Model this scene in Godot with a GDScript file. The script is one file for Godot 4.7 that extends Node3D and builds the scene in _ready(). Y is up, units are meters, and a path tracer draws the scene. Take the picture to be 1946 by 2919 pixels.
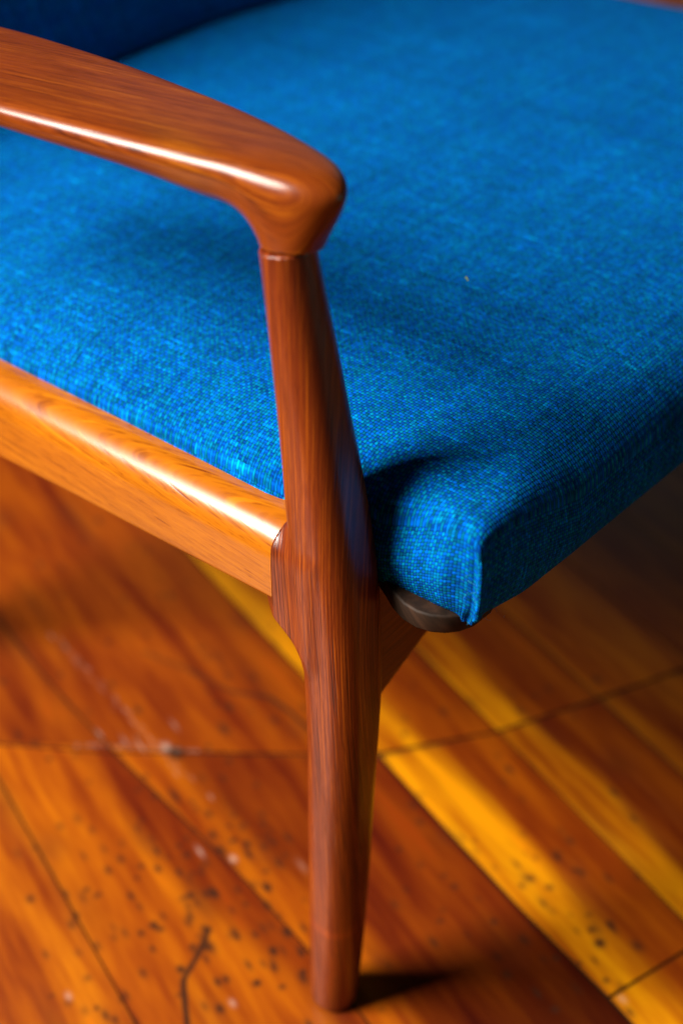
extends Node3D

# ---------------------------------------------------------------- helpers
var rng := RandomNumberGenerator.new()
var M := {}
const FLOOR_TURN := 18.0           # the boards run 18 degrees off the chair's depth
var fd := Vector2.ZERO             # along the boards (x, z)
var fn := Vector2.ZERO             # across the boards (x, z)

func part(called: String, mesh: Mesh, m: Material, parent: Node) -> MeshInstance3D:
	var o := MeshInstance3D.new()
	o.name = called
	o.mesh = mesh
	o.material_override = m
	parent.add_child(o, true)
	return o

func arrays_mesh(v: PackedVector3Array, n: PackedVector3Array, uv: PackedVector2Array, idx: PackedInt32Array, col := PackedColorArray(), uv2 := PackedVector2Array()) -> ArrayMesh:
	var a := []
	a.resize(Mesh.ARRAY_MAX)
	a[Mesh.ARRAY_VERTEX] = v
	a[Mesh.ARRAY_NORMAL] = n
	a[Mesh.ARRAY_TEX_UV] = uv
	if uv2.size(): a[Mesh.ARRAY_TEX_UV2] = uv2
	if col.size(): a[Mesh.ARRAY_COLOR] = col
	a[Mesh.ARRAY_INDEX] = idx
	var m := ArrayMesh.new()
	m.add_surface_from_arrays(Mesh.PRIMITIVE_TRIANGLES, a)
	return m

func smooth_normals(v: PackedVector3Array, idx: PackedInt32Array) -> PackedVector3Array:
	var n := PackedVector3Array()
	n.resize(v.size())
	for t in range(0, idx.size(), 3):
		var a := v[idx[t]]
		var c := (v[idx[t + 2]] - a).cross(v[idx[t + 1]] - a)
		n[idx[t]] += c; n[idx[t + 1]] += c; n[idx[t + 2]] += c
	for i in n.size(): n[i] = n[i].normalized()
	return n

func lut(t: Array, x: float) -> float:       # piecewise smooth table [[x, y], ...], x rising
	if x <= t[0][0]: return t[0][1]
	for i in range(1, t.size()):
		if x <= t[i][0]:
			var k: float = (x - t[i - 1][0]) / (t[i][0] - t[i - 1][0])
			return lerpf(t[i - 1][1], t[i][1], k)
	return t[-1][1]

func smin(a: float, b: float, k: float) -> float:
	var h := maxf(k - absf(a - b), 0.0) / k
	return minf(a, b) - h * h * k * 0.25

func smax(a: float, b: float, k: float) -> float:
	var h := maxf(k - absf(a - b), 0.0) / k
	return maxf(a, b) + h * h * k * 0.25

# ---------------------------------------------------------------- surface nets
# wood: {axis: 0|1, py, pz (pith), tilt, su, sv}; paint: Callable(p) -> Color multiplier
func nets(sdf: Callable, lo: Vector3, hi: Vector3, cell: float, wood: Dictionary, paint = null, mirror_z := INF) -> ArrayMesh:
	var nx := int(ceil((hi.x - lo.x) / cell)) + 1
	var ny := int(ceil((hi.y - lo.y) / cell)) + 1
	var nz := int(ceil((hi.z - lo.z) / cell)) + 1
	var g := PackedFloat32Array()
	g.resize(nx * ny * nz)
	var far := cell * 2.0
	for k in nz:
		for j in ny:
			var i := 0
			var row := (k * ny + j) * nx
			while i < nx:
				var d: float = sdf.call(Vector3(lo.x + i * cell, lo.y + j * cell, lo.z + k * cell))
				g[row + i] = d
				# skip safely where the surface is far
				var skip := int((absf(d) * 0.7 - far) / cell)
				i += 1
				while skip > 0 and i < nx:
					g[row + i] = d
					i += 1
					skip -= 1
	var at := PackedInt32Array()
	at.resize(nx * ny * nz)
	at.fill(-1)
	var v := PackedVector3Array()
	var idx := PackedInt32Array()
	var sy := nx
	var sz := nx * ny
	for k in nz - 1:
		for j in ny - 1:
			for i in nx - 1:
				var b := k * sz + j * sy + i
				var q := [g[b], g[b + 1], g[b + sy], g[b + sy + 1], g[b + sz], g[b + sz + 1], g[b + sz + sy], g[b + sz + sy + 1]]
				var neg := 0
				for d in q:
					if d < 0.0: neg += 1
				if neg == 0 or neg == 8: continue
				var s := Vector3.ZERO
				var c := 0
				for e in [[0, 1], [2, 3], [4, 5], [6, 7], [0, 2], [1, 3], [4, 6], [5, 7], [0, 4], [1, 5], [2, 6], [3, 7]]:
					var da: float = q[e[0]]
					var db: float = q[e[1]]
					if (da < 0.0) != (db < 0.0):
						var t := da / (da - db)
						var pa := Vector3(e[0] & 1, (e[0] >> 1) & 1, e[0] >> 2)
						var pb := Vector3(e[1] & 1, (e[1] >> 1) & 1, e[1] >> 2)
						s += pa.lerp(pb, t)
						c += 1
				at[b] = v.size()
				v.append(lo + (Vector3(i, j, k) + s / c) * cell)
	for k in range(1, nz - 1):
		for j in range(1, ny - 1):
			for i in range(1, nx - 1):
				var b := k * sz + j * sy + i
				var d := g[b]
				if (d < 0.0) != (g[b + 1] < 0.0): quad(idx, at[b - sy - sz], at[b - sz], at[b], at[b - sy], d < 0.0)
				if (d < 0.0) != (g[b + sy] < 0.0): quad(idx, at[b - 1 - sz], at[b - 1], at[b], at[b - sz], d < 0.0)
				if (d < 0.0) != (g[b + sz] < 0.0): quad(idx, at[b - 1 - sy], at[b - sy], at[b], at[b - 1], d < 0.0)
	var n := PackedVector3Array()
	n.resize(v.size())
	var uv := PackedVector2Array()
	uv.resize(v.size())
	var col := PackedColorArray()
	col.resize(v.size())
	var e := 0.0006
	for i in v.size():
		var p := v[i]
		var gr := Vector3.ZERO
		for it in 2:
			var d: float = sdf.call(p)
			gr = Vector3(sdf.call(p + Vector3(e, 0, 0)) - d, sdf.call(p + Vector3(0, e, 0)) - d, sdf.call(p + Vector3(0, 0, e)) - d) / e
			var l := maxf(gr.length_squared(), 0.05)
			p -= gr * clampf(d / l, -cell, cell)
		v[i] = p
		n[i] = gr.normalized()
		uv[i] = wood_uv(p, wood)
		col[i] = paint.call(p) if paint != null else Color(0.625, 0.625, 0.625)
	if mirror_z != INF:
		for i in v.size():
			v[i].z = mirror_z - v[i].z
			n[i].z = -n[i].z
		for t in range(0, idx.size(), 3):
			var s := idx[t]
			idx[t] = idx[t + 1]
			idx[t + 1] = s
	return arrays_mesh(v, n, uv, idx, col)

func quad(idx: PackedInt32Array, a: int, b: int, c: int, d: int, flip: bool) -> void:
	if a < 0 or b < 0 or c < 0 or d < 0: return
	if flip: idx.append_array(PackedInt32Array([a, c, b, a, d, c]))
	else: idx.append_array(PackedInt32Array([a, b, c, a, c, d]))

# solid wood: the texture runs along the trunk's axis (u) and outward through its rings (v)
func wood_uv(p: Vector3, w: Dictionary) -> Vector2:
	if w.axis == 0:
		var yy: float = p.y - w.py + w.tilt * p.x
		var zz: float = p.z - w.pz + w.get("tilt2", 0.0) * p.x
		return Vector2(p.x, sqrt(yy * yy + zz * zz))
	if w.axis == 1:
		var xx: float = p.x - w.px + w.tilt * p.y
		var zz: float = p.z - w.pz
		return Vector2(p.y, sqrt(xx * xx + zz * zz))
	var x2: float = p.x - w.px
	var y2: float = p.y - w.py + w.tilt * p.z
	return Vector2(p.z, sqrt(x2 * x2 + y2 * y2))

# ---------------------------------------------------------------- textures
func put(b: PackedByteArray, i: int, c: Vector3) -> void:
	b[i] = clampi(int(c.x * 255.0), 0, 255)
	b[i + 1] = clampi(int(c.y * 255.0), 0, 255)
	b[i + 2] = clampi(int(c.z * 255.0), 0, 255)

func lin(c: float) -> float:     # linear to sRGB
	return 12.92 * c if c <= 0.0031308 else 1.055 * pow(c, 1.0 / 2.4) - 0.055

func srgb(c: Vector3) -> Vector3:
	return Vector3(lin(maxf(c.x, 0.0)), lin(maxf(c.y, 0.0)), lin(maxf(c.z, 0.0)))

# teak: u along the grain, v across; bands of growth, fine pores, a few pale streaks
func teak(dark: Vector3, mid: Vector3, pale: Vector3, sd: int, streaks: float) -> Array:
	var w := 1024
	var h := 1024
	var r := RandomNumberGenerator.new()
	r.seed = sd
	var fx := FastNoiseLite.new()
	fx.seed = sd
	fx.noise_type = FastNoiseLite.TYPE_SIMPLEX_SMOOTH
	fx.fractal_octaves = 2
	var band := PackedFloat32Array()
	band.resize(h)
	# seamless sums of waves across the rings
	var ph := []
	for k in 26: ph.append([r.randi_range(3, 60), r.randf() * TAU, r.randf_range(0.4, 1.0)])
	for y in h:
		var s := 0.0
		for q in ph: s += sin(TAU * q[0] * y / h + q[1]) * q[2] / (1.0 + q[0] * 0.05)
		band[y] = s / 6.0
	var val := PackedFloat32Array()
	val.resize(w * h)
	var ca := 0.0
	for y in h:
		for x in w:
			# slow wander of the rings along the trunk
			var t := TAU * x / w
			var off := 9.0 * sin(t + 1.3) + 6.0 * sin(2.0 * t + y * TAU * 2.0 / h)
			var yy := posmod(int(y + off), h)
			ca = fx.get_noise_2d(x * 0.35, y * 2.4) * 0.35
			var edge := minf(1.0, minf(x, w - 1 - x) / 60.0)
			val[y * w + x] = band[yy] * 0.38 + ca * edge
	# pores: short dark streaks; streaks: pale thin lines
	for k in 9000:
		var x0 := r.randi() % w
		var y0 := r.randi() % h
		var l := r.randi_range(10, 60)
		var a := r.randf_range(0.2, 0.75)
		var wide := 1 + (k % 4)
		for x in l:
			var f := sin(PI * x / l)
			for q in wide: val[((y0 + q) % h) * w + (x0 + x) % w] -= a * f * 0.55
	for k in int(320 * streaks):
		var x0 := r.randi() % w
		var y0 := r.randi() % h
		var l := r.randi_range(60, 420)
		var a := r.randf_range(0.3, 1.1)
		for x in l:
			var f := sin(PI * x / l)
			var yw := posmod(y0 + int(3.0 * sin(x * 0.01 + k)), h)
			for q in 2 + k % 4: val[((yw + q) % h) * w + (x0 + x) % w] += a * f * 0.7
	for k in int(60 * streaks):       # long dark checks in the grain
		var x0 := r.randi() % w
		var y0 := r.randi() % h
		var l := r.randi_range(60, 260)
		for x in l:
			var f := sin(PI * x / l)
			for q in 3 + k % 3: val[((y0 + q) % h) * w + (x0 + x) % w] -= 1.2 * f
	var b := PackedByteArray()
	b.resize(w * h * 3)
	var hb := PackedByteArray()
	hb.resize(w * h)
	var ramp := []
	for i in 256:
		var t := i / 255.0
		var c: Vector3 = dark.lerp(mid, t * 2.0) if t < 0.5 else mid.lerp(pale, t * 2.0 - 1.0)
		c = srgb(c)
		ramp.append([int(c.x * 255), int(c.y * 255), int(c.z * 255)])
	for i in w * h:
		var t := clampi(int((0.5 + val[i] * 0.42) * 255), 0, 255)
		var c: Array = ramp[t]
		b[i * 3] = c[0]; b[i * 3 + 1] = c[1]; b[i * 3 + 2] = c[2]
		hb[i] = clampi(150 + int(minf(val[i], 0.4) * 110), 0, 255)
	return [ImageTexture.create_from_image(Image.create_from_data(w, h, false, Image.FORMAT_RGB8, b)), ImageTexture.create_from_image(Image.create_from_data(w, h, false, Image.FORMAT_L8, hb))]

func wood_material(t: Array, rough: float, tile_u: float, tile_v: float, relief: float, spec := 0.5) -> StandardMaterial3D:
	var m := StandardMaterial3D.new()
	m.albedo_texture = t[0]
	m.uv1_scale = Vector3(1.0 / tile_u, 1.0 / tile_v, 1)
	m.roughness = rough
	m.metallic_specular = spec
	m.vertex_color_use_as_albedo = true
	m.albedo_color = Color(1.6, 1.6, 1.6).linear_to_srgb()      # vertex colours rest at 1 / 1.6
	m.heightmap_enabled = true
	m.heightmap_texture = t[1]
	m.heightmap_scale = relief
	return m

# wool: a plain weave of bright blue and teal yarns, each cell one stitch of three plies
const CELLS := 140
const CELL := 10
func wool() -> Array:
	var w := CELLS * CELL
	var r := RandomNumberGenerator.new()
	r.seed = 5
	var warp := PackedFloat32Array(); warp.resize(CELLS)
	var weft := PackedFloat32Array(); weft.resize(CELLS)
	var wshift := PackedFloat32Array(); wshift.resize(CELLS)
	for i in CELLS:
		warp[i] = r.randf_range(0.80, 1.12)
		weft[i] = r.randf_range(0.84, 1.10)
		wshift[i] = r.randf_range(-0.16, 0.16)
		if r.randf() < 0.09: warp[i] *= 0.70
		if r.randf() < 0.10: weft[i] *= 0.74
	var stitch := PackedFloat32Array(); stitch.resize(CELLS * CELLS)
	var hue := PackedFloat32Array(); hue.resize(CELLS * CELLS)
	var lift := PackedFloat32Array(); lift.resize(CELLS * CELLS)
	for i in stitch.size():
		stitch[i] = r.randf_range(0.62, 1.22)
		hue[i] = r.randf()
		lift[i] = r.randfn(0.0, 0.17)
	var rowlift := PackedFloat32Array(); rowlift.resize(CELLS)   # rows where the blue yarn lies thicker
	for i in CELLS: rowlift[i] = r.randf_range(1.15, 1.35) if r.randf() < 0.14 else r.randf_range(0.86, 1.04)
	for k in 620:      # slubs: thicker, brighter runs of one yarn
		var i := r.randi() % CELLS
		var j := r.randi() % CELLS
		var l := r.randi_range(2, 9)
		var up := r.randf_range(1.1, 1.4)
		for q in l: stitch[((j + q) % CELLS) * CELLS + i] *= up
	var rnd := PackedFloat32Array(); rnd.resize(CELL)          # a yarn's round section
	var ply := PackedFloat32Array(); ply.resize(CELL)
	for i in CELL:
		var f := 2.0 * (i + 0.5) / CELL - 1.0
		rnd[i] = sqrt(1.0 - f * f)
		ply[i] = 0.80 + 0.20 * cos(TAU * 2.0 * (i + 0.5) / CELL)
	var sway := PackedFloat32Array(); sway.resize(w)            # yarns never run quite straight
	var sway2 := PackedFloat32Array(); sway2.resize(w)
	for q in 14:
		var k := r.randi_range(2, 24)
		var p1 := r.randf() * TAU
		var p2 := r.randf() * TAU
		for x in w:
			sway[x] += sin(TAU * k * x / w + p1) * 0.30
			sway2[x] += sin(TAU * k * x / w + p2) * 0.30
	var wave := PackedFloat32Array(); wave.resize(w + 1)
	for x in w + 1: wave[x] = cos(PI * (float(x) / CELL - 0.5))
	var blue := Vector3(0.0, 0.132, 0.76)
	var teal := Vector3(0.0, 0.235, 0.43)
	var b := PackedByteArray(); b.resize(w * w * 3)
	var hb := PackedByteArray(); hb.resize(w * w)
	var ramp := PackedByteArray(); ramp.resize(1025)
	for i in 1025: ramp[i] = int(lin(i / 1024.0) * 255)
	for y in w:
		var j := y / CELL
		for x in w:
			var sx := posmod(x + int(sway[y] + 0.8 * wshift[j] * CELL), w)
			var sy := posmod(y + int(sway2[x]), w)
			var i := sx / CELL
			var jj := sy / CELL
			var fx := sx % CELL
			var fy := sy % CELL
			var c := jj * CELLS + i
			var hw := 0.9 * rnd[fx] * (0.75 + 0.3 * warp[i]) + 0.55 * (wave[sy] if (i & 1) == 0 else -wave[sy]) + lift[c]
			var hf := 0.9 * rnd[fy] * (0.75 + 0.3 * weft[jj]) - 0.55 * (wave[sx] if (jj & 1) == 0 else -wave[sx])
			var t: float
			var col: Vector3
			var hh: float
			if hw > hf:
				hh = hw / 1.45
				t = warp[i] * stitch[c] * ply[fx]
				t *= rowlift[jj]
				col = blue.lerp(teal, 0.6 if hue[c] > 0.8 else 0.05)
			else:
				hh = hf / 1.45
				t = weft[jj] * stitch[c] * ply[fy]
				col = teal.lerp(blue, 0.6 if hue[c] > 0.78 else 0.06)
			hh = clampf(hh, 0.0, 1.0)
			t *= 0.42 + 0.67 * hh * hh
			var o := y * w + x
			b[o * 3] = 0
			b[o * 3 + 1] = ramp[clampi(int(col.y * t * 1024), 0, 1024)]
			b[o * 3 + 2] = ramp[clampi(int(col.z * t * 1024), 0, 1024)]
			hb[o] = clampi(int(hh * 215 + stitch[c] * 20), 0, 255)
	return [ImageTexture.create_from_image(Image.create_from_data(w, w, false, Image.FORMAT_RGB8, b)), ImageTexture.create_from_image(Image.create_from_data(w, w, false, Image.FORMAT_L8, hb))]

# ---------------------------------------------------------------- floor layout: a = along the boards, n = across them
const SEAM := [[-0.9, -0.05], [-0.6, -0.08], [-0.326, -0.115], [-0.229, -0.130], [-0.138, -0.158], [-0.089, -0.186], [-0.008, -0.247], [0.047, -0.287], [0.103, -0.324], [0.3, -0.45], [0.6, -0.62]]
const EDGE_B := [[-0.62, 0.062], [-0.372, 0.046], [-0.244, 0.029], [-0.134, 0.008], [-0.04, -0.003], [0.1, -0.012], [0.6, -0.020]]
const EDGE_C := [[-0.6, -0.124], [-0.39, -0.128], [-0.15, -0.138], [-0.016, -0.140], [0.095, -0.148], [0.4, -0.150]]

func edge_n(k: int, a: float) -> float:      # board edges, numbered across; 0 is B, -1 the one beyond it ...
	if k == 0: return lut(EDGE_B, a)
	if k == -1: return lut(EDGE_C, a)
	if k > 0: return 0.117 + (k - 1) * 0.088
	return -0.230 + (k + 2) * 0.0905

func lane_of(a: float, n: float) -> int:     # lane k lies between edges k and k + 1
	if n >= 0.117: return 1 + int((n - 0.117) / 0.088)
	if n >= edge_n(0, a): return 0
	if n >= edge_n(-1, a): return -1
	if n >= -0.230: return -2
	return -3 - int((-0.230 - n) / 0.0905)

const F_A0 := -0.85
const F_N0 := -0.70
const F_W := 1.28
const F_H := 0.96
func floor_texture() -> Array:
	var w := 1600
	var h := 1200
	var r := RandomNumberGenerator.new()
	r.seed = 11
	var grain := FastNoiseLite.new(); grain.seed = 3; grain.fractal_octaves = 3
	var mott := FastNoiseLite.new(); mott.seed = 9; mott.fractal_octaves = 3
	var fine := FastNoiseLite.new(); fine.seed = 21; fine.fractal_octaves = 2
	var val := PackedFloat32Array(); val.resize(w * h)      # darkening 0..1
	val.fill(0.0)
	# spots where dirt has got into the varnish: [a, n, spread along, spread across, how many]
	var spots := []
	for cl in [[-0.13, 0.055, 0.10, 0.05, 60], [-0.07, 0.02, 0.07, 0.03, 34], [0.02, -0.165, 0.10, 0.022, 26], [-0.06, -0.09, 0.1, 0.05, 24], [0.06, -0.12, 0.07, 0.05, 12], [-0.07, 0.13, 0.1, 0.05, 46], [-0.25, -0.08, 0.1, 0.06, 16], [-0.15, -0.26, 0.15, 0.07, 22], [-0.05, -0.2, 0.12, 0.02, 12], [-0.3, 0.02, 0.1, 0.08, 18], [-0.45, -0.1, 0.15, 0.1, 22], [-0.14, -0.02, 0.05, 0.025, 26]]:
		for k in cl[4]:
			spots.append([cl[0] + r.randfn(0, 0.6) * cl[2], cl[1] + r.randfn(0, 0.6) * cl[3], r.randf_range(0.0018, 0.0050), r.randf_range(0.0014, 0.0028), r.randf_range(0.4, 1.0)])
	for s in [[-0.246, -0.051, 0.007, 0.0035, 0.85], [-0.243, -0.008, 0.0055, 0.0045, 2.2], [-0.25, -0.003, 0.003, 0.002, 1.0], [-0.205, 0.012, 0.008, 0.0032, 0.8], [-0.058, 0.002, 0.005, 0.003, 0.9], [-0.075, 0.05, 0.006, 0.003, 0.8], [-0.02, 0.115, 0.006, 0.003, 0.8], [-0.18, 0.05, 0.02, 0.006, 0.3], [-0.11, 0.04, 0.018, 0.008, 0.4], [0.075, -0.190, 0.005, 0.0035, 0.8], [0.05, -0.175, 0.005, 0.003, 0.6]]:
		spots.append(s)
	for s in spots:
		stamp(val, w, h, s[0], s[1], s[2], s[3], s[4])
	# cracks
	for c in [[[-0.088, 0.044], [-0.074, 0.060], [-0.062, 0.077], [-0.048, 0.083], [-0.032, 0.0895], [-0.01, 0.094]], [[-0.36, -0.035], [-0.317, -0.059], [-0.28, -0.075], [-0.257, -0.0985], [-0.235, -0.104], [-0.206, -0.108]]]:
		for q in c.size() - 1:
			for t in 40:
				var k := t / 40.0
				stamp(val, w, h, lerpf(c[q][0], c[q + 1][0], k) + r.randfn(0, 0.0004), lerpf(c[q][1], c[q + 1][1], k) + r.randfn(0, 0.0004), 0.0022, 0.0014, 0.22)
	# dirt worked into the joints, more here and less there
	for k in range(-5, 4):
		var worn := 0.5
		for t in 620:
			var a := F_A0 + F_W * t / 620.0
			worn = clampf(worn + r.randfn(0, 0.10), 0.12, 1.0)
			stamp(val, w, h, a, edge_n(k, a) + r.randfn(0, 0.0006), 0.0022, 0.0015 + 0.0012 * worn, 0.16 * worn + (0.5 if r.randf() < 0.015 else 0.0))
	var wet := 0.5
	for t in 700:
		var n := F_N0 + F_H * t / 700.0
		wet = clampf(wet + r.randfn(0, 0.10), 0.15, 1.0)
		stamp(val, w, h, lut_seam(n) + r.randfn(0, 0.0008), n, 0.0018 + 0.0016 * wet, 0.0018, (0.28 if n < -0.13 else 0.18) * wet)
	# broad old water and tread stains
	for t in 90:
		stamp(val, w, h, r.randf_range(-0.6, 0.25), r.randf_range(-0.3, 0.22), r.randf_range(0.010, 0.045), r.randf_range(0.004, 0.014), r.randf_range(0.08, 0.30))
	var pale := PackedFloat32Array(); pale.resize(w * h)     # scuffs and flecks of old paint
	pale.fill(0.0)
	for s in [[-0.131, 0.003, 0.0028, 0.0020, 1.0], [-0.149, 0.020, 0.005, 0.0014, 0.7], [-0.19, -0.01, 0.003, 0.0012, 0.4], [-0.253, -0.004, 0.004, 0.0030, 0.8], [-0.265, 0.012, 0.008, 0.0010, 0.5], [-0.275, 0.020, 0.006, 0.0010, 0.5], [-0.292, 0.034, 0.005, 0.0014, 0.6], [-0.10, -0.035, 0.006, 0.002, 0.22], [-0.03, 0.058, 0.003, 0.0018, 0.6], [-0.09, 0.145, 0.003, 0.0018, 0.6], [0.10, -0.155, 0.003, 0.002, 0.5], [-0.27, -0.02, 0.006, 0.0012, 0.4]]:
		stamp(pale, w, h, s[0], s[1], s[2], s[3], s[4])
	for t in 34:        # dust in the joint
		stamp(pale, w, h, lut_seam(-0.03 + t * 0.0026) + r.randfn(0, 0.0008), -0.03 + t * 0.0026, 0.0016, 0.0012, r.randf_range(0.0, 0.5))
	for t in 60:
		stamp(pale, w, h, -0.42 + t * 0.0035, 0.02 - t * 0.0004 + r.randfn(0, 0.002), 0.003, 0.0009, r.randf_range(0.0, 0.3))
	var b := PackedByteArray(); b.resize(w * h * 3)
	var ramp := PackedByteArray(); ramp.resize(1025)
	for i in 1025: ramp[i] = int(lin(i / 1024.0) * 255)
	for y in h:
		var n := F_N0 + (y + 0.5) / h * F_H
		for x in w:
			var a := F_A0 + (x + 0.5) / w * F_W
			var near := a > lut_seam(n)
			var lane := lane_of(a, n)
			var base := Vector3(0.50, 0.115, 0.002)
			var sap := 0.0
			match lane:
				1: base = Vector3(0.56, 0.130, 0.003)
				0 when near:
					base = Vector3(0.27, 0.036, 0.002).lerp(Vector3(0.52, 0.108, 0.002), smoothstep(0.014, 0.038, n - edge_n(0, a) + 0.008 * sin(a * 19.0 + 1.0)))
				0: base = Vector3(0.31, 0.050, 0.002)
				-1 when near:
					base = Vector3(0.50, 0.100, 0.002).lerp(Vector3(0.24, 0.033, 0.002) * (1.0 - 0.60 * smoothstep(-0.02, 0.10, a) * (1.0 - smoothstep(0.16, 0.40, a))), smoothstep(0.012, 0.045, edge_n(0, a) - n + 0.006 * sin(a * 27.0)))  # dark board; the leg's shadow is painted into its colour beside the foot
				-1: base = Vector3(0.34, 0.056, 0.002)
				-2:
					base = Vector3(0.38, 0.066, 0.002)
					sap = 1.0 - smoothstep(0.028, 0.048, edge_n(-1, a) - n + 0.004 * sin(a * 23.0))
				-3:
					base = Vector3(0.27, 0.046, 0.003)
					sap = 0.8 * (1.0 - smoothstep(0.024, 0.038, -0.230 - n + 0.004 * sin(a * 31.0)))
				_:
					base = Vector3(0.40, 0.09, 0.003) * (0.85 + 0.3 * fposmod(lane * 0.37 + (0.5 if near else 0.0), 1.0))
			var shift := lane * 17.0 + (5.0 if near else 0.0)
			var g := grain.get_noise_2d(a * 420.0 + shift * 40.0, n * 6500.0) * 0.5 + fine.get_noise_2d(a * 2600.0, n * 16000.0) * 0.25
			var m := mott.get_noise_2d(a * 800.0 + shift * 31.0, n * 8000.0)
			var m2 := mott.get_noise_2d(a * 330.0 - shift * 13.0, n * 2700.0 + 900.0)
			base = base.lerp(Vector3(0.82, 0.262, 0.002), clampf(sap, 0.0, 1.0))
			var k := 1.0 + g * 0.45 + m * 0.26 + m2 * 0.60
			base *= 0.60
			base.x *= clampf(k, 0.35, 1.5)
			base.y *= clampf(pow(maxf(k, 0.0), 1.7), 0.15, 1.6)
			var o := y * w + x
			var dk := clampf(val[o], 0.0, 1.0)
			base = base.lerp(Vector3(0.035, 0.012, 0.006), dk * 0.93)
			base = base.lerp(Vector3(0.62, 0.46, 0.38), clampf(pale[o], 0.0, 1.0) * 0.55)
			b[o * 3] = ramp[clampi(int(base.x * 1024), 0, 1024)]
			b[o * 3 + 1] = ramp[clampi(int(base.y * 1024), 0, 1024)]
			b[o * 3 + 2] = ramp[clampi(int(base.z * 1024), 0, 1024)]
	return [ImageTexture.create_from_image(Image.create_from_data(w, h, false, Image.FORMAT_RGB8, b))]

func lut_seam(n: float) -> float:
	return lut(SEAM, n)

func stamp(v: PackedFloat32Array, w: int, h: int, a: float, n: float, ra: float, rn: float, s: float) -> void:
	var x0 := (a - F_A0) / F_W * w
	var y0 := (n - F_N0) / F_H * h
	var rx := maxf(ra / F_W * w, 0.8)
	var ry := maxf(rn / F_H * h, 0.8)
	for y in range(int(y0 - ry * 2), int(y0 + ry * 2) + 2):
		if y < 0 or y >= h: continue
		for x in range(int(x0 - rx * 2), int(x0 + rx * 2) + 2):
			if x < 0 or x >= w: continue
			var dd := pow((x - x0) / rx, 2) + pow((y - y0) / ry, 2)
			v[y * w + x] += s * exp(-dd)

func floor_point(a: float, n: float, y: float) -> Vector3:
	var p := fd * a + fn * n
	return Vector3(p.x, y, p.y)

# one board between edges k and k + 1, from a0 to a1 (end positions at its two edges)
func board(k: int, a0l: float, a0h: float, a1l: float, a1h: float, y: float) -> ArrayMesh:
	var top := SurfaceTool.new()
	var rim := SurfaceTool.new()
	for st in [top, rim]:
		st.begin(Mesh.PRIMITIVE_TRIANGLES)
		st.set_smooth_group(-1)
	var gap := 0.00035
	var deep := 0.018
	var steps := maxi(2, int((a1l - a0l) / 0.07))
	var rows := []
	for i in steps + 1:
		var t := float(i) / steps
		var row := []
		for q in [[0, gap, -deep], [0, gap, -0.0003], [0, gap + 0.0003, 0.0], [1, -gap - 0.0003, 0.0], [1, -gap, -0.0003], [1, -gap, -deep]]:
			var al := lerpf(a0l + 0.0011, a1l - 0.0011, t)
			var ah := lerpf(a0h + 0.0011, a1h - 0.0011, t)
			var a: float = al if q[0] == 0 else ah
			var n: float = edge_n(k + q[0], a) + q[1]
			row.append([floor_point(a, n, y + q[2]), Vector2((a - F_A0) / F_W, (n - F_N0) / F_H)])
		rows.append(row)
	var tri := func(st: SurfaceTool, p, q, s):
		for c in [p, q, s]:
			st.set_uv(c[1])
			st.add_vertex(c[0])
	for i in steps:
		for j in 5:
			tri.call(top if j == 2 else rim, rows[i][j], rows[i + 1][j], rows[i + 1][j + 1])
			tri.call(top if j == 2 else rim, rows[i][j], rows[i + 1][j + 1], rows[i][j + 1])
	for e in [[rows[0], true], [rows[steps], false]]:
		var f: Array = e[0]
		for j in range(1, 5):
			if e[1]: tri.call(rim, f[0], f[j], f[j + 1])
			else: tri.call(rim, f[0], f[j + 1], f[j])
	top.generate_normals()
	rim.generate_normals()
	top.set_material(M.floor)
	rim.set_material(M.under)       # old dirt in the joints
	return rim.commit(top.commit())

# ---------------------------------------------------------------- the chair's wood
const LEG_W := [[-0.01, 0.0285], [0.0, 0.0292], [0.0407, 0.0321], [0.0859, 0.0339], [0.128, 0.0352], [0.1673, 0.0363], [0.2043, 0.0368], [0.2393, 0.0377], [0.272, 0.0392], [0.2965, 0.0398], [0.3166, 0.0405], [0.3336, 0.0412], [0.3559, 0.0412], [0.3702, 0.0406], [0.3904, 0.0394], [0.406, 0.0375], [0.4286, 0.0346], [0.4504, 0.0322], [0.4716, 0.0298], [0.4921, 0.0275], [0.5148, 0.0252], [0.53, 0.025]]
const LEG_X := [[-0.01, -0.0008], [0.0, -0.0006], [0.0407, 0.0012], [0.0859, 0.0029], [0.128, 0.0042], [0.1673, 0.005], [0.2043, 0.0058], [0.2393, 0.0068], [0.272, 0.0071], [0.2965, 0.0067], [0.3166, 0.0056], [0.3336, 0.0040], [0.3559, 0.0018], [0.3702, 0.0000], [0.3904, -0.0030], [0.406, -0.0050], [0.4286, -0.0086], [0.4504, -0.0122], [0.4716, -0.0157], [0.4921, -0.0195], [0.5148, -0.0233], [0.53, -0.0257]]
const LEG_R := [[-0.01, 1.0], [0.02, 0.92], [0.1, 0.82], [0.25, 0.76], [0.40, 0.74], [0.46, 0.85], [0.515, 1.0]]     # how round the section is
var leg_w: Curve
var leg_x: Curve
var leg_r: Curve
func table_curve(t: Array) -> PackedFloat32Array:
	var p := PackedFloat32Array()
	p.resize(600)
	for i in 600: p[i] = lut(t, -0.02 + i * 0.001)
	for it in 6:      # smooth the kinks away
		var q := p.duplicate()
		for i in range(4, 596):
			var s := 0.0
			for d in range(-4, 5): s += p[i + d]
			q[i] = s / 9.0
		p = q
	return p
var tw: PackedFloat32Array
var tx: PackedFloat32Array
var tr: PackedFloat32Array
func tab(p: PackedFloat32Array, y: float) -> float:
	var f := clampf((y + 0.02) * 1000.0, 0.0, 598.0)
	var i := int(f)
	return lerpf(p[i], p[i + 1], f - i)

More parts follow.
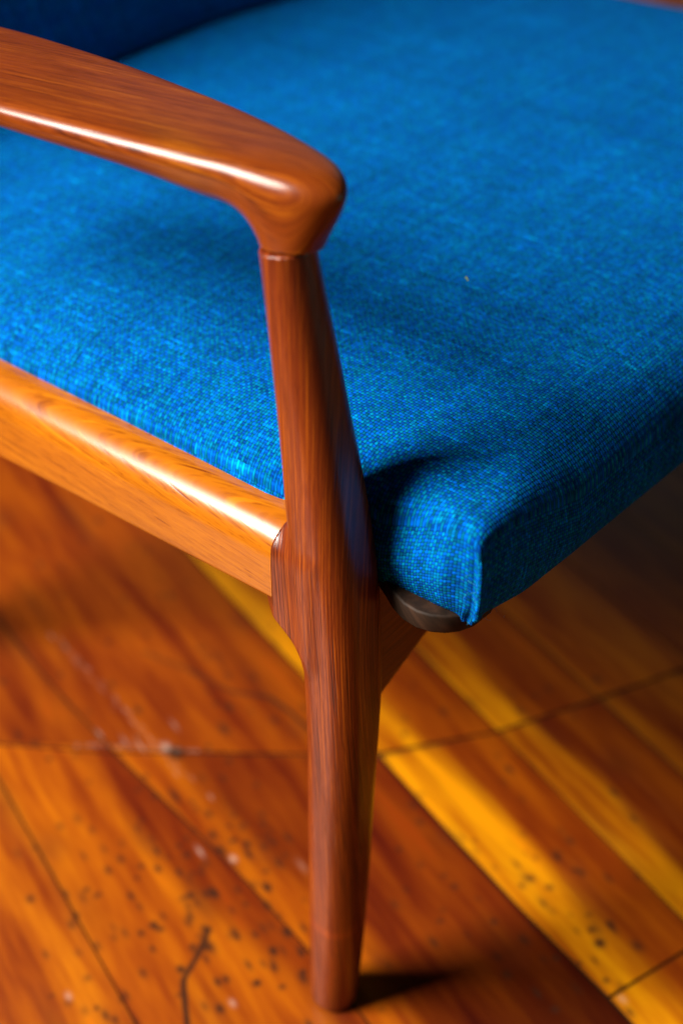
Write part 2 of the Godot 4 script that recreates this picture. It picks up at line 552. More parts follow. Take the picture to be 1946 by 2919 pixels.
const JOINT_Y := 0.5185
func rbox2(x: float, z: float, hx: float, hz: float, r: float) -> float:
	var qx := absf(x) - hx + r
	var qz := absf(z) - hz + r
	return Vector2(maxf(qx, 0), maxf(qz, 0)).length() + minf(maxf(qx, qz), 0.0) - r

func sd_leg_core(p: Vector3) -> float:
	var w := tab(tw, p.y)
	var ro := tab(tr, p.y)
	var hh := w * 0.5 / lerpf(1.409, 1.0, ro)        # so that its outline from the corner side is w wide
	return rbox2(p.x - tab(tx, p.y), p.z, hh, hh, hh * ro)

func sd_leg(p: Vector3) -> float:
	var d := sd_leg_core(p)
	# the shoulder that receives the side rail: the leg swells backwards and keeps the rail's rounded top
	if p.y > 0.25 and p.y < 0.42 and p.x < 0.012:
		var left := -0.0245 - 0.012
		var t := clampf((0.333 - p.y) / 0.030, 0.0, 1.0)          # hollow curve below
		left += (1.0 - sqrt(maxf(1.0 - t * t, 0.0))) * 0.004 + 0.026 * smoothstep(0.0, 1.0, t) 
		var mid := (left + 0.004) * 0.5
		var ext := rbox2(p.x - mid, p.z - 0.0004, (0.004 - left) * 0.5, 0.0180, 0.006)
		ext = smax(ext, rail_top(p.y, p.z) + maxf(-0.0236 - p.x, 0.0) * 0.35, 0.002)
		ext += maxf(-0.0236 - p.x, 0.0) * 0.35
		ext += smoothstep(0.305, 0.275, p.y) * 0.012
		d = smin(d, ext, 0.007)
	d = smax(d, -p.y, 0.006)
	return maxf(d, p.y - JOINT_Y - (p.x + 0.022) * 0.12)

func sd_leg_plain(p: Vector3) -> float:
	return smax(smax(sd_leg_core(p), -p.y, 0.006), p.y - JOINT_Y, 0.004)

const ARM_Z := [[-0.60, 0.046], [-0.40, 0.046], [-0.30, 0.043], [-0.20, 0.0395], [-0.16, 0.0355], [-0.10, 0.0275], [-0.05, 0.0205], [-0.006, 0.0135], [0.03, 0.006]]
const ARM_F := [[-0.60, -0.038], [-0.40, -0.055], [-0.25, -0.0600], [-0.16, -0.0570], [-0.09, -0.0500], [-0.05, -0.0425], [-0.03, -0.0365], [0.0, -0.0255], [0.03, -0.014]]
var ta: PackedFloat32Array
var tf: PackedFloat32Array
func arm_curve(t: Array) -> PackedFloat32Array:
	var p := PackedFloat32Array()
	p.resize(640)
	for i in 640: p[i] = lut(t, -0.6 + i * 0.001)
	for it in 4:
		var q := p.duplicate()
		for i in range(12, 628):
			var s := 0.0
			for d in range(-12, 13): s += p[i + d]
			q[i] = s / 25.0
		p = q
	return p
func tab2(p: PackedFloat32Array, x: float) -> float:
	var f := clampf((x + 0.6) * 1000.0, 0.0, 638.0)
	var i := int(f)
	return lerpf(p[i], p[i + 1], f - i)

func sd_arm(p: Vector3) -> float:
	var zn := tab2(ta, p.x)
	var zf := tab2(tf, p.x)
	var mid := (zn + zf) * 0.5
	var hw := maxf((zn - zf) * 0.5, 0.004)
	var k := (p.z - mid) / hw
	var top := 0.5575 - 0.0028 * k * k - 0.15 * maxf(-0.16 - p.x, 0.0) * maxf(-0.16 - p.x, 0.0)
	var nose := maxf(p.x + 0.055, 0.0)
	top -= nose * nose * 1.1
	var drop := top - p.y
	var d := (p.y - top) * 0.99
	var sn := (p.z - zn + drop * 0.50) * 0.89       # outer face, raked in under the edge
	var sf := (zf - p.z + drop * 0.75) * 0.78
	d = smax(d, sn, 0.0085)
	d = smax(d, sf, 0.010)
	var fr := (p.x - 0.0135 + (0.553 - p.y) * 0.95) * 0.73
	d = smax(d, fr, 0.022)
	d = smax(d, 0.5325 + 0.035 * maxf(-0.1 - p.x, 0) - 0.0062 * exp(-pow((p.x + 0.055) / 0.034, 2)) + 0.010 * smoothstep(-0.024, 0.004, p.x) - p.y, 0.015)
	# neck that flares out of the front leg
	var t := clampf((p.y - 0.505) / 0.04, 0.0, 1.0)
	var r := 0.0108 + 0.0010 * t
	var neck := Vector2(p.x + lerpf(0.0224, 0.0160, t), p.z).length() - r
	neck = smax(neck, p.y - 0.536, 0.01)
	d = smin(d, neck, 0.031)
	# the same at the back leg
	var nb := Vector2(p.x + 0.50, p.z - 0.004).length() - r
	nb = smax(nb, p.y - 0.53, 0.01)
	d = smin(d, nb, 0.036)
	# the flare stays within the top's outline
	var plan := smax(smax(p.z - zn + 0.0046, zf - p.z + 0.0055, 0.006), p.x - 0.0095, 0.026)
	d = smax(d, plan, 0.008)
	d = smax(d, (p.y - top) * 0.99, 0.012)
	d = smax(d, -0.545 - p.x, 0.02)
	return maxf(d, JOINT_Y + 0.0005 - p.y + (p.x + 0.022) * (0.12 if p.x > -0.2 else 0.0))

func arm_paint(p: Vector3) -> Color:
	var c := Color.WHITE
	var g: float = paint_noise.get_noise_3d(p.x * 900.0, p.y * 2600.0, p.z * 2600.0)
	# chatoyant gold patch beside the edge, and the pale line of the joint
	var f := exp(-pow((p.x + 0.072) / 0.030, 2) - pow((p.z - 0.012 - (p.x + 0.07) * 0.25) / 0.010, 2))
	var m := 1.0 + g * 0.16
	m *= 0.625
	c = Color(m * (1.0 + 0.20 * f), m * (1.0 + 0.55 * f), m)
	if p.y < JOINT_Y + 0.0020 + (p.x + 0.022) * 0.12 and p.x > -0.1: c = Color(0.85, 1.0, 1.0)
	return c

func leg_paint(p: Vector3) -> Color:
	var g: float = paint_noise.get_noise_3d(p.x * 2600.0, p.y * 500.0, p.z * 2600.0)
	var m := 0.625 * (1.0 + g * 0.18)
	var c := Color(m, m, m)
	var s := exp(-pow((p.y - 0.0873) / 0.0036, 2)) * (1.0 if p.z > 0.002 else 0.0)
	c = c.lerp(Color(1.0, 1.0, 0.8), 0.9 * s)
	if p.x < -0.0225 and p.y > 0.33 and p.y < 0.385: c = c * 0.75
	return c

var paint_noise := FastNoiseLite.new()

func rail_section(y: float, z: float, x: float) -> float:
	# the seat falls a little towards the back
	var hi := 0.3760 + 0.016 * (x + 0.024)
	var low := 0.3318 + 0.044 * (x + 0.024)
	var mid := (hi + low) * 0.5
	var d := rbox2(y - mid, z - 0.001, (hi - low) * 0.5, 0.0170, 0.0045)
	# broad round on the outer top edge
	var e := Vector2(maxf(y - hi + 0.019, 0.0), maxf(z + 0.001, 0.0)).length() - 0.019
	return maxf(d, e) if y > hi - 0.019 and z > -0.001 else d

func rail_top(y: float, z: float) -> float:
	return Vector2(maxf(y - 0.3758 + 0.019, 0.0), maxf(absf(z + 0.0005) - 0.0005, 0.0)).length() - 0.0192 if y > 0.3568 else absf(z) - 0.0195

func rail_mesh(flip: bool) -> ArrayMesh:
	var sec := []                                            # [y share from the bottom (m), y from the top (m, used when >= 0), z]
	for k in 7:
		var a := PI + PI * 0.5 * k / 6.0                      # lower inner corner
		sec.append([0.004 + 0.004 * sin(a), -1.0, -0.012 + 0.004 * cos(a)])
	for k in 7:
		var a := PI * 1.5 + PI * 0.5 * k / 6.0                # lower outer corner
		sec.append([0.004 + 0.004 * sin(a), -1.0, 0.014 + 0.004 * cos(a)])
	for k in 17:
		var a := PI * 0.5 * k / 16.0                          # broad outer round
		sec.append([-1.0, 0.019 - 0.019 * sin(a), -0.001 + 0.019 * cos(a)])
	for k in 7:
		var a := PI * 0.5 + PI * 0.5 * k / 6.0
		sec.append([-1.0, 0.004 - 0.004 * sin(a), -0.012 + 0.004 * cos(a)])
	var v := PackedVector3Array()
	var uv := PackedVector2Array()
	var col := PackedColorArray()
	var idx := PackedInt32Array()
	var n := sec.size()
	var w := {"axis": 0, "py": 0.15, "pz": -0.13, "tilt": 0.05, "tilt2": 0.02}
	var rows := 60
	for i in rows + 1:
		var x := lerpf(-0.0240, -0.49, float(i) / rows)
		var hi := 0.3760 + 0.016 * (x + 0.024)
		var low := 0.3318 + 0.044 * (x + 0.024)
		for q in n + 1:
			var c: Array = sec[q % n]
			var p := Vector3(x, low + c[0] if c[1] < 0.0 else hi - c[1], c[2])
			uv.append(wood_uv(p, w))
			if flip: p.z = -WIDTH - p.z
			v.append(p)
			var m := 0.625 * (1.0 + 0.16 * paint_noise.get_noise_3d(x * 700.0, p.y * 2600.0, c[2] * 2600.0))
			col.append(Color(m, m, m))
	for i in rows:
		for q in n:
			var a := i * (n + 1) + q
			var b := a + n + 1
			if flip: idx.append_array(PackedInt32Array([a, b + 1, b, a, a + 1, b + 1]))
			else: idx.append_array(PackedInt32Array([a, b, b + 1, a, b + 1, a + 1]))
	var nn := smooth_normals(v, idx)
	for i in rows + 1:                                       # close the smoothing round the section
		var a := i * (n + 1)
		var m := (nn[a] + nn[a + n]).normalized()
		nn[a] = m
		nn[a + n] = m
	for e in [0, rows]:                                      # end faces
		var base := v.size()
		for q in n:
			v.append(v[e * (n + 1) + q])
			uv.append(Vector2(v[-1].y, v[-1].z))
			nn.append(Vector3(1 if e == 0 else -1, 0, 0))
			col.append(Color(0.5, 0.5, 0.5))
		for q in range(1, n - 1):
			if (e == 0) != flip: idx.append_array(PackedInt32Array([base, base + q, base + q + 1]))
			else: idx.append_array(PackedInt32Array([base, base + q + 1, base + q]))
	return arrays_mesh(v, nn, uv, idx, col)

func sd_apron(p: Vector3) -> float:
	# front stretcher, deep at each leg and arched between
	var s := minf(-p.z, p.z + WIDTH)          # distance from the nearer leg's axis
	var low := -smax(-(0.249 + 0.45 * (s - 0.029)), -0.292, 0.03)
	var d := maxf(low - p.y, p.y - 0.3345)
	d = smax(d * 0.85, absf(p.x + 0.001) - 0.0105, 0.006)
	return maxf(d, 0.0135 - s)

const WIDTH := 0.825       # between the axes of the two front legs

# ---------------------------------------------------------------- cushions
func seat_near(x: float) -> float:           # the seat's near edge: it spreads over the rail and tucks in behind the leg
	return lerpf(-0.0055, -0.0195, smoothstep(-0.045, 0.0, x)) + 0.0045 * smoothstep(0.03, 0.072, x)
func seat_front(z: float) -> float:
	return 0.0745 + 0.006 * smoothstep(0.05, 0.3, minf(-z, z + WIDTH))

func seat_mesh() -> Array:
	var us := PackedFloat32Array()      # across, from the near edge
	var xs := PackedFloat32Array()
	var back := -0.56
	for i in 46: us.append(0.5 * 0.30 * pow(i / 45.0, 1.7))
	for i in range(1, 31): us.append(lerpf(0.15, 0.85, i / 30.0))
	for i in range(1, 30): us.append(1.0 - 0.15 * pow(1.0 - i / 29.0, 1.7))
	for i in 61: xs.append(lerpf(back, -0.02, i / 60.0))
	for i in range(1, 50): xs.append(-0.02 + i / 49.0)
	# the last stretch is a share 0..1 from x = -0.02 to the front edge
	var nxs := xs.size()
	var nus := us.size()
	var v := PackedVector3Array()
	var uv := PackedVector2Array()
	var idx := PackedInt32Array()
	var zfar := -WIDTH + 0.022
	var grid := func(i: int, j: int) -> Vector3:
		var x := xs[i]
		var zn0 := seat_near(minf(x, 0.06))
		var z := lerpf(zn0, zfar, us[j])
		if i >= 61:
			var t := xs[i] + 0.02
			t = 1.0 - pow(maxf(1.0 - t, 0.0), 1.5)
			var xf := seat_front(z)
			x = lerpf(-0.02, xf, t)
			zn0 = seat_near(x)
			z = lerpf(zn0, zfar, us[j])
			x = lerpf(-0.02, seat_front(z), t)
		var dn := maxf(zn0 - z, 0.0)
		var df := maxf(seat_front(z) - x, 0.0)
		var dz := maxf(z - zfar, 0.0)
		var y := 0.4030 + 0.03 * x * clampf(-x / 0.1, 0.0, 1.0) + 0.017 * (1.0 - exp(-minf(dn, dz) / 0.11)) * (1.0 - exp(-df / 0.16))
		var rn := lerpf(0.010, 0.052, smoothstep(0.004, 0.10, df))
		var rf := lerpf(0.010, 0.046, smoothstep(0.004, 0.12, minf(dn, dz)))
		var tn := clampf(1.0 - dn / rn, 0.0, 1.0)
		var tz := clampf(1.0 - dz / rn, 0.0, 1.0)
		var tf_ := clampf(1.0 - df / rf, 0.0, 1.0)
		var hn := minf(rn * 0.7, 0.024)
		var hf := minf(rf * 0.7, 0.027)
		y -= hn * (1.0 - sqrt(maxf(1.0 - tn * tn, 0.0))) + hn * (1.0 - sqrt(maxf(1.0 - tz * tz, 0.0))) + hf * (1.0 - sqrt(maxf(1.0 - tf_ * tf_, 0.0)))
		# soft unevenness of old upholstery
		y += 0.0012 * paint_noise.get_noise_2d(x * 700.0, z * 700.0) * clampf(minf(dn, df) / 0.03, 0.0, 1.0)
		return Vector3(x, y, z)
	for j in nus:
		for i in nxs:
			var p: Vector3 = grid.call(i, j)
			v.append(p)
			uv.append(Vector2(p.z, p.x))
	var tri_grid := func(base: int, nc: int, nr: int, flip: bool):
		for j in nr - 1:
			for i in nc - 1:
				var a := base + j * nc + i
				var b := a + 1
				var c := a + nc
				var d := c + 1
				if flip: idx.append_array(PackedInt32Array([a, b, d, a, d, c]))
				else: idx.append_array(PackedInt32Array([a, d, b, a, c, d]))
	tri_grid.call(0, nxs, nus, false)
	# sides, each hung from the top's border; smooth with the top, open at the sewn corner
	var sides := [[], [], [], []]
	for i in nxs: sides[0].append(i)                                  # near
	for j in nus: sides[1].append(j * nxs + nxs - 1)                  # front
	for i in nxs: sides[2].append((nus - 1) * nxs + nxs - 1 - i)      # far
	for j in nus: sides[3].append((nus - 1 - j) * nxs)                # back
	var out := [Vector3(0, 0, 1), Vector3(1, 0, 0), Vector3(0, 0, -1), Vector3(-1, 0, 0)]
	var norm_join := []
	for s in 4:
		var rim: Array = sides[s]
		var steps := 14
		var base := v.size()
		for k in steps:
			for q in rim.size():
				var e := v[rim[q]]
				var low := 0.3345
				var away := 1.0
				if s == 0 or s == 1:
					var corner := v[sides[1][0]]
					away = Vector2(e.x - corner.x, e.z - corner.z).length()
					low += 0.0085 * (1.0 - smoothstep(0.004, 0.05, away))
				var t := (k + 1.0) / steps
				var p := e
				p.y = lerpf(e.y, low, t)
				var bulge: float = (0.0055 if s == 0 else 0.0035) * sin(PI * minf(t * 1.15, 1.0)) - 0.010 * smoothstep(0.78, 1.0, t) * smoothstep(0.78, 1.0, t)
				bulge *= smoothstep(0.0, 0.02, away) if s < 2 else 1.0
				var w := 1.0 - smoothstep(0.0, 0.02, away) if s < 2 else 0.0
				if s == 0: p.z -= 0.0013 * exp(-pow((away - 0.0036) / 0.0014, 2)) * smoothstep(0.0, 0.1, t)     # pulled in along the stitching
				p += out[s] * bulge * (1.0 - w) + (out[0] + out[1]) * w * (0.0022 * sin(PI * minf(t * 1.2, 1.0)) - 0.0055 * smoothstep(0.72, 1.0, t))
				v.append(p)
				var dd := e.y - p.y
				uv.append(Vector2(e.z + dd, e.x) if s == 0 else Vector2(e.z, e.x + dd) if s == 1 else Vector2(e.z - dd, e.x) if s == 2 else Vector2(e.z, e.x - dd))
		var row := rim.size()
		for q in row - 1:
			var a: int = rim[q]
			var b: int = rim[q + 1]
			idx.append_array(PackedInt32Array([a, b, base + q + 1, a, base + q + 1, base + q]))
			for k in steps - 1:
				var c := base + k * row + q
				idx.append_array(PackedInt32Array([c, c + 1, c + row + 1, c, c + row + 1, c + row]))
	var n := smooth_normals(v, idx)
	var seam := []
	var b0 := nxs * nus
	seam.append(v[sides[1][0]])
	for k in 14: seam.append(v[b0 + k * nxs + nxs - 1])
	return [arrays_mesh(v, n, uv, idx, PackedColorArray(), uv), seam]

func tube(path: Array, radius: Callable, sides: int, twist := 0.0) -> ArrayMesh:
	var v := PackedVector3Array()
	var uv := PackedVector2Array()
	var idx := PackedInt32Array()
	var l := 0.0
	for i in path.size():
		var p: Vector3 = path[i]
		var t: Vector3 = (path[mini(i + 1, path.size() - 1)] - path[maxi(i - 1, 0)]).normalized()
		var u := t.cross(Vector3(0.31, 0.2, 0.9)).normalized()
		var w := t.cross(u)
		if i: l += p.distance_to(path[i - 1])
		for k in sides + 1:
			var an := TAU * k / sides
			v.append(p + (u * cos(an) + w * sin(an)) * radius.call(float(i) / (path.size() - 1), an))
			uv.append(Vector2(0.010 * k / sides, l))
	for i in path.size() - 1:
		for k in sides:
			var a := i * (sides + 1) + k
			var b := a + sides + 1
			idx.append_array(PackedInt32Array([a, b, b + 1, a, b + 1, a + 1]))
	var n := smooth_normals(v, idx)
	return arrays_mesh(v, n, uv, idx, PackedColorArray(), uv)

func resample(p: Array, count: int) -> Array:
	var c := Curve3D.new()
	for q in p: c.add_point(q)
	var out := []
	for i in count: out.append(c.sample_baked(c.get_baked_length() * i / (count - 1), true))
	return out

func backrest_mesh() -> ArrayMesh:
	# a leaning pad, hollow towards the sitter
	var v := PackedVector3Array()
	var uv := PackedVector2Array()
	var idx := PackedInt32Array()
	var nr := 72
	var nc := 60
	for j in nc + 1:
		var s := float(j) / nc
		var z := lerpf(-0.022, -WIDTH + 0.022, s)
		var cz := sqrt(pow(z + 0.47, 2) + 0.0036) - 0.06
		for i in nr:
			var an := TAU * i / nr
			# rounded slab section in its own plane: h up the back, d its thickness
			var ca := cos(an)
			var sa := sin(an)
			var h := 0.215 * signf(sa) * pow(absf(sa), 0.28)
			var d := 0.036 * signf(ca) * pow(absf(ca), 0.45)
			var endr := sqrt(maxf(1.0 - pow(absf(s * 2.0 - 1.0), 14.0), 0.0))
			h *= lerpf(0.90, 1.0, endr)
			d *= endr
			var y := 0.412 + 0.215 * 0.9 + h * 0.90 - d * 0.43
			var x := -0.628 + 0.11 * cz - h * 0.40 + d * 0.91
			v.append(Vector3(x, y, z))
			uv.append(Vector2(z, h + (0.1 if ca < 0.0 else 0.0)))
	for j in nc:
		for i in nr:
			var a := j * nr + i
			var b := j * nr + (i + 1) % nr
			idx.append_array(PackedInt32Array([a, b, b + nr, a, b + nr, a + nr]))
	var n := smooth_normals(v, idx)
	return arrays_mesh(v, n, uv, idx, PackedColorArray(), uv)

func frame_plan() -> PackedVector2Array:
	# plan (x, z) of the dark base under the seat: its rounded corner shows before the leg
	var p := PackedVector2Array()
	var pts := [[-0.50, -0.021], [0.012, -0.021], [0.020, -0.0168], [0.028, -0.0120], [0.037, -0.0088], [0.0455, -0.0082], [0.0525, -0.0100], [0.0585, -0.0138], [0.0635, -0.0195], [0.0665, -0.0270], [0.0670, -0.040], [0.062, -0.06], [0.058, -0.09]]
	for q in pts: p.append(Vector2(q[0], q[1]))
	for i in range(pts.size() - 1, -1, -1): p.append(Vector2(pts[i][0], -WIDTH - pts[i][1]))
	return p

func slab(plan: PackedVector2Array, y0: float, y1: float, ch: float) -> ArrayMesh:
	var st := SurfaceTool.new()
	st.begin(Mesh.PRIMITIVE_TRIANGLES)
	var n := plan.size()
	var mid := Vector2.ZERO
	for q in plan: mid += q
	mid /= n
	var rings := []
	for e in [[y0, ch], [y0 + ch * 0.3, ch * 0.3], [y0 + ch, 0.0], [y1 - ch, 0.0], [y1 - ch * 0.3, ch * 0.3], [y1, ch]]:
		var ring := []
		for i in n:
			var t := (plan[(i + 1) % n] - plan[posmod(i - 1, n)]).normalized()
			var o := Vector2(t.y, -t.x)
			if o.dot(plan[i] - mid) < 0: o = -o
			var q: Vector2 = plan[i] - o * e[1]
			ring.append(Vector3(q.x, e[0], q.y))
		rings.append(ring)
	st.set_smooth_group(0)
	var tri := func(a: Vector3, b: Vector3, c: Vector3):
		for q in [a, b, c]:
			st.set_uv(Vector2(q.x + q.y, q.z))
			st.add_vertex(q)
	for k in 5:
		for i in n:
			var j := (i + 1) % n
			tri.call(rings[k][i], rings[k + 1][i], rings[k + 1][j])
			tri.call(rings[k][i], rings[k + 1][j], rings[k][j])
	var ind := Geometry2D.triangulate_polygon(plan)
	st.set_smooth_group(-1)
	for t in range(0, ind.size(), 3):
		tri.call(rings[5][ind[t]], rings[5][ind[t + 1]], rings[5][ind[t + 2]])
		tri.call(rings[0][ind[t]], rings[0][ind[t + 2]], rings[0][ind[t + 1]])
	st.generate_normals()
	return st.commit()

# ---------------------------------------------------------------- scene
func _ready() -> void:
	rng.seed = 7
	# camera: 50 mm-like view, looking down 37 degrees past the chair's corner
	var cam := Camera3D.new()
	cam.name = "camera"
	var at := CameraAttributesPhysical.new()
	at.frustum_focal_length = 31.98
	at.frustum_focus_distance = 0.668
	at.exposure_aperture = 2.3
	at.frustum_near = 0.02
	at.frustum_far = 30.0
	cam.attributes = at
	cam.fov = 41.136
	cam.near = 0.02
	cam.far = 30.0
	add_child(cam)
	var eye := Vector3(0.3338, 0.7762, 0.3909)
	cam.look_at_from_position(eye, eye + Vector3(-0.5134, -0.6018, -0.6118), Vector3.UP)
	cam.current = true

	var we := WorldEnvironment.new()
	we.name = "environment"
	var env := Environment.new()
	env.background_mode = Environment.BG_COLOR
	env.background_color = Color(0.022, 0.021, 0.021).linear_to_srgb()
	env.tonemap_mode = Environment.TONE_MAPPER_LINEAR
	env.tonemap_exposure = 1.0
	env.sdfgi_enabled = true
	env.ssao_enabled = true
	env.ssil_enabled = true
	we.environment = env
	add_child(we)

	# a tall window to the side of the chair, out of the picture
	area("window_light", Vector3(-1.34, 2.10, 1.75), Vector3(0.0, 0.38, -0.2), Vector2(1.05, 1.40), 26.5, Color(1.0, 0.965, 0.92))
	# added light for the floor's haze, as from the room's far side
	area("room_fill", Vector3(-2.2, 1.6, -3.4), Vector3(0.0, 0.2, 0.0), Vector2(2.6, 1.8), 0.35, Color(0.95, 0.97, 1.0))
	# added cool fill, from no known source, to brighten the chair's front
	area("cool_fill", Vector3(2.9, 1.1, -1.4), Vector3(0.0, 0.35, -0.2), Vector2(1.6, 1.4), 0.60, Color(0.26, 0.95, 0.80).linear_to_srgb())

	fd = Vector2(cos(deg_to_rad(FLOOR_TURN)), sin(deg_to_rad(FLOOR_TURN)))
	fn = Vector2(-sin(deg_to_rad(FLOOR_TURN)), cos(deg_to_rad(FLOOR_TURN)))
	paint_noise.seed = 4
	paint_noise.frequency = 0.01
	paint_noise.fractal_octaves = 3
	tw = table_curve(LEG_W); tx = table_curve(LEG_X); tr = table_curve(LEG_R)
	ta = arm_curve(ARM_Z); tf = arm_curve(ARM_F)
	materials()
	build_floor()
	build_chair()

	var lint := part("lint_speck", tube([Vector3(-0.0462, 0.4302, -0.1670), Vector3(-0.0450, 0.4312, -0.1664), Vector3(-0.0438, 0.4308, -0.1654), Vector3(-0.0430, 0.4302, -0.1652)], func(_t, _a): return 0.00040, 6), M.lint, self)
	lint.set_meta("label", "tiny yellow-green speck of lint lying on the blue seat")
	lint.set_meta("category", "lint")

func area(called: String, from: Vector3, to: Vector3, size: Vector2, e: float, c: Color) -> void:
	var l := AreaLight3D.new()
	l.name = called
	l.area_size = size
	l.light_energy = e
	l.light_color = c
	l.shadow_enabled = true
	add_child(l)
	l.look_at_from_position(from, to, Vector3.UP)

func materials() -> void:
	var t1 := teak(Vector3(0.052, 0.008, 0.002), Vector3(0.175, 0.031, 0.003), Vector3(0.36, 0.092, 0.004), 31, 1.0)
	var t2 := teak(Vector3(0.14, 0.024, 0.002), Vector3(0.39, 0.112, 0.003), Vector3(0.55, 0.195, 0.004), 57, 0.35)
	M.arm = wood_material(t1, 0.28, 0.24, 0.075, 0.006, 0.45)
	var t3 := teak(Vector3(0.040, 0.005, 0.002), Vector3(0.165, 0.027, 0.004), Vector3(0.40, 0.100, 0.004), 77, 2.2)
	M.leg = wood_material(t3, 0.31, 0.30, 0.085, 0.012, 0.55)
	M.leg.albedo_color = Color(1.55, 1.37, 1.37).linear_to_srgb()
	M.rail = wood_material(t2, 0.25, 0.28, 0.12, 0.006)
	M.apron = wood_material(t1, 0.40, 0.30, 0.09, 0.006)
	var t := wool()
	var tile := CELLS * 0.00185
	var w := StandardMaterial3D.new()
	w.albedo_texture = t[0]
	w.uv1_scale = Vector3(1.0 / tile, 1.0 / tile, 1)
	w.roughness = 0.95
	w.metallic_specular = 0.12
	w.heightmap_enabled = true
	w.heightmap_texture = t[1]
	w.heightmap_scale = 0.055
	w.detail_enabled = true
	w.detail_blend_mode = BaseMaterial3D.BLEND_MODE_MUL
	w.detail_uv_layer = BaseMaterial3D.DETAIL_UV_2
	w.uv2_scale = Vector3(1.0 / 0.83, 1.0 / 0.83, 1)
	w.detail_albedo = mottle()
	M.wool = w
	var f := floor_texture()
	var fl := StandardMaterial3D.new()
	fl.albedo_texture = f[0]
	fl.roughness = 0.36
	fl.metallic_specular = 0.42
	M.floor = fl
	var un := StandardMaterial3D.new()
	un.albedo_color = Color(0.03, 0.013, 0.006).linear_to_srgb()
	un.roughness = 1.0
	un.metallic_specular = 0.1
	M.under = un
	var fr := StandardMaterial3D.new()
	fr.albedo_texture = worn_brown()
	fr.uv1_scale = Vector3(12, 12, 1)
	fr.roughness = 0.6
	fr.metallic_specular = 0.3
	M.frame = fr
	var li := StandardMaterial3D.new()
	li.albedo_color = Color(0.20, 0.28, 0.05).linear_to_srgb()
	li.roughness = 0.9
	M.lint = li
	var fz := StandardMaterial3D.new()
	fz.albedo_color = Color(0.01, 0.22, 0.42).linear_to_srgb()
	fz.roughness = 0.9
	M.fuzz = fz

func mottle() -> NoiseTexture2D:
	var n := FastNoiseLite.new()
	n.seed = 40
	n.frequency = 0.02
	n.fractal_octaves = 4
	var t := NoiseTexture2D.new()
	t.width = 512
	t.height = 512
	t.seamless = true
	t.noise = n
	var g := Gradient.new()
	g.set_color(0, Color(0.86, 0.90, 0.93))
	g.set_color(1, Color(1, 1, 1))
	t.color_ramp = g
	return t

func worn_brown() -> NoiseTexture2D:
	var n := FastNoiseLite.new()
	n.seed = 8
	n.frequency = 0.03
	n.fractal_octaves = 5
	var t := NoiseTexture2D.new()
	t.width = 256
	t.height = 256
	t.seamless = true
	t.noise = n
	var g := Gradient.new()
	g.set_color(0, Color(0.008, 0.005, 0.003).linear_to_srgb())
	g.set_color(1, Color(0.050, 0.024, 0.013).linear_to_srgb())
	t.color_ramp = g
	return t

func build_floor() -> void:
	var fl := Node3D.new()
	fl.name = "floor"
	fl.set_meta("kind", "structure")
	add_child(fl)
	var bm := BoxMesh.new()
	bm.size = Vector3(7, 0.02, 7)
	var sub := part("subfloor", bm, M.under, fl)
	sub.position = Vector3(-0.8, -0.0114, -0.8)
	var r := RandomNumberGenerator.new()
	r.seed = 19
	for k in range(-28, 9):
		var n_lo := edge_n(k, -0.2)
		var n_hi := edge_n(k + 1, -0.2)
		var s_lo := lut(SEAM, n_lo)
		var s_hi := lut(SEAM, n_hi)
		# beyond the joint row, up to the far end; then from the joint row towards the viewer
		var far := -1.0 - r.randf_range(0.0, 0.7)
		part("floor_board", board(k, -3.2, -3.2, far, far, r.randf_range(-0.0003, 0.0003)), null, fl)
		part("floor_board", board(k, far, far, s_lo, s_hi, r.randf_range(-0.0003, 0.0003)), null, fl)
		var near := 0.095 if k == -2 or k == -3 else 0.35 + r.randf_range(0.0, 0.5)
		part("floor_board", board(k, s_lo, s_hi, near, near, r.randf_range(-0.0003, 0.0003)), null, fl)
		part("floor_board", board(k, near, near, 2.2, 2.2, r.randf_range(-0.0003, 0.0003)), null, fl)

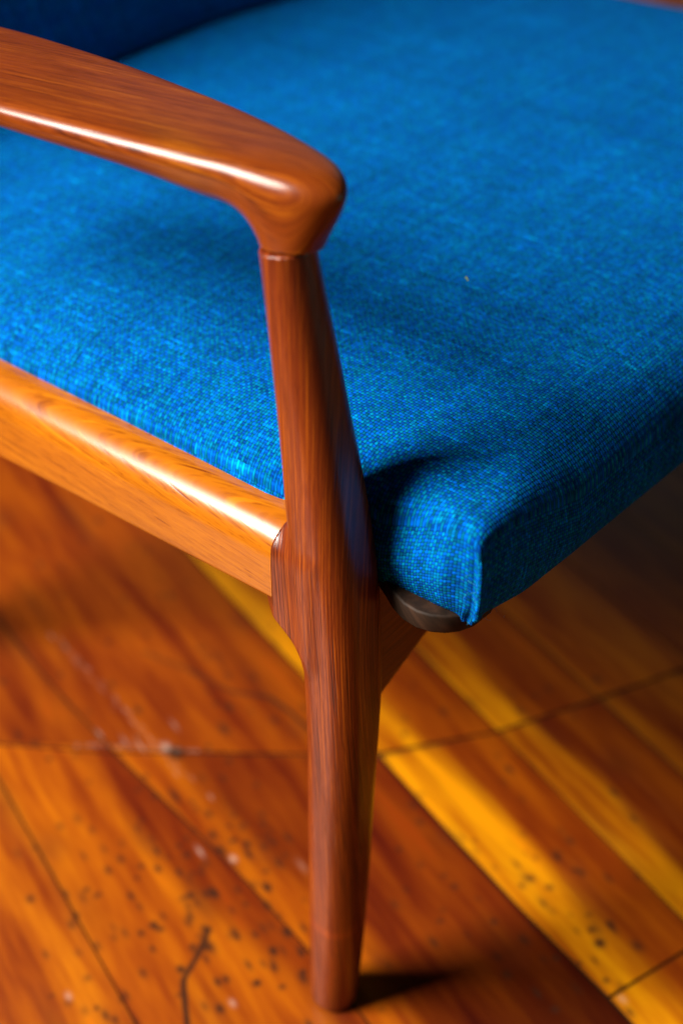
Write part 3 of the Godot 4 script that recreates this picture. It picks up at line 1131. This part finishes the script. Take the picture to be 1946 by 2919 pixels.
func build_chair() -> void:
	var ch := Node3D.new()
	ch.name = "armchair"
	ch.set_meta("label", "sculpted teak armchair with blue woven wool seat standing on the worn wooden floor")
	ch.set_meta("category", "armchair")
	add_child(ch)
	var wl := {"axis": 1, "px": -0.075, "pz": 0.05, "tilt": 0.035}
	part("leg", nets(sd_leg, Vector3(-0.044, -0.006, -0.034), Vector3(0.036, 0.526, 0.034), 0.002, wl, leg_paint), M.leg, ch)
	var far_leg := part("leg", nets(sd_leg, Vector3(-0.044, -0.006, -0.034), Vector3(0.036, 0.526, 0.034), 0.004, wl), M.leg, ch)
	far_leg.position.z = -WIDTH
	var rear := nets(sd_leg_plain, Vector3(-0.044, -0.006, -0.034), Vector3(0.036, 0.526, 0.034), 0.004, wl)
	for z in [0.0, -WIDTH]:
		var o := part("leg", rear, M.leg, ch)
		o.position = Vector3(-0.50, 0, z)
	var wa := {"axis": 0, "py": 0.495, "pz": -0.115, "tilt": 0.11, "tilt2": 0.12}
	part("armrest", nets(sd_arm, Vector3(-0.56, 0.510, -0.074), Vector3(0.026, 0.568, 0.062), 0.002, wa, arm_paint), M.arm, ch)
	part("armrest", nets(sd_arm, Vector3(-0.56, 0.510, -0.074), Vector3(0.026, 0.568, 0.062), 0.004, wa, null, -WIDTH), M.arm, ch)
	part("side_rail", rail_mesh(false), M.rail, ch)
	part("side_rail", rail_mesh(true), M.rail, ch)
	var wz := {"axis": 2, "px": -0.05, "py": 0.20, "tilt": 0.03}
	part("front_apron", nets(sd_apron, Vector3(-0.018, 0.195, -WIDTH), Vector3(0.016, 0.340, 0.004), 0.0035, wz), M.apron, ch)
	var rr := BoxMesh.new()
	rr.size = Vector3(0.022, 0.05, WIDTH - 0.036)
	var rb := part("back_rail", rr, M.apron, ch)
	rb.position = Vector3(-0.497, 0.31, -WIDTH / 2)
	part("seat_base", slab(frame_plan(), 0.3360, 0.3470, 0.0012), M.frame, ch).set_meta("label", "dark worn rounded corner under the seat")
	var s := seat_mesh()
	var seat := part("seat_cushion", s[0], M.wool, ch)
	# the sewn corner: two rolled edges meeting in a pulled thread line
	var line := resample(s[1], 60)
	var l1 := []
	for k in range(1, 52): l1.append(line[k] + Vector3(0.0002, 0.0, -0.0004))
	part("corner_seam", tube(l1, func(t, a): return 0.0013 * (1.0 + 0.16 * sin(t * 120.0 + a)) * minf(1.0, minf(t, 1.0 - t) * 14.0 + 0.15), 10), M.wool, seat)
	var fuzz := SurfaceTool.new()
	fuzz.begin(Mesh.PRIMITIVE_TRIANGLES)
	for k in 26:
		var b: Vector3 = line[rng.randi_range(10, 59)] + Vector3(-rng.randf() * 0.012, 0, 0) if k < 14 else line[59] + Vector3(rng.randfn(0, 0.004), rng.randf() * 0.006, -rng.randf() * 0.03)
		var d := Vector3(rng.randfn(0.3, 0.5), rng.randfn(-0.2, 0.4), rng.randfn(0.3, 0.4)).normalized()
		var e := Vector3(rng.randfn(0, 1), rng.randfn(0, 1), rng.randfn(0, 1)).normalized()
		var ln := rng.randf_range(0.002, 0.0045)
		fuzz.append_from(tube([b, b + d * ln * 0.5, b + d * ln * 0.8 + e * ln * 0.3, b + d * ln + e * ln * 0.7], func(_t, _a): return 0.00008, 4), 0, Transform3D())
	part("loose_fibres", fuzz.commit(), M.fuzz, seat).set_meta("kind", "stuff")
	part("backrest", backrest_mesh(), M.wool, ch)
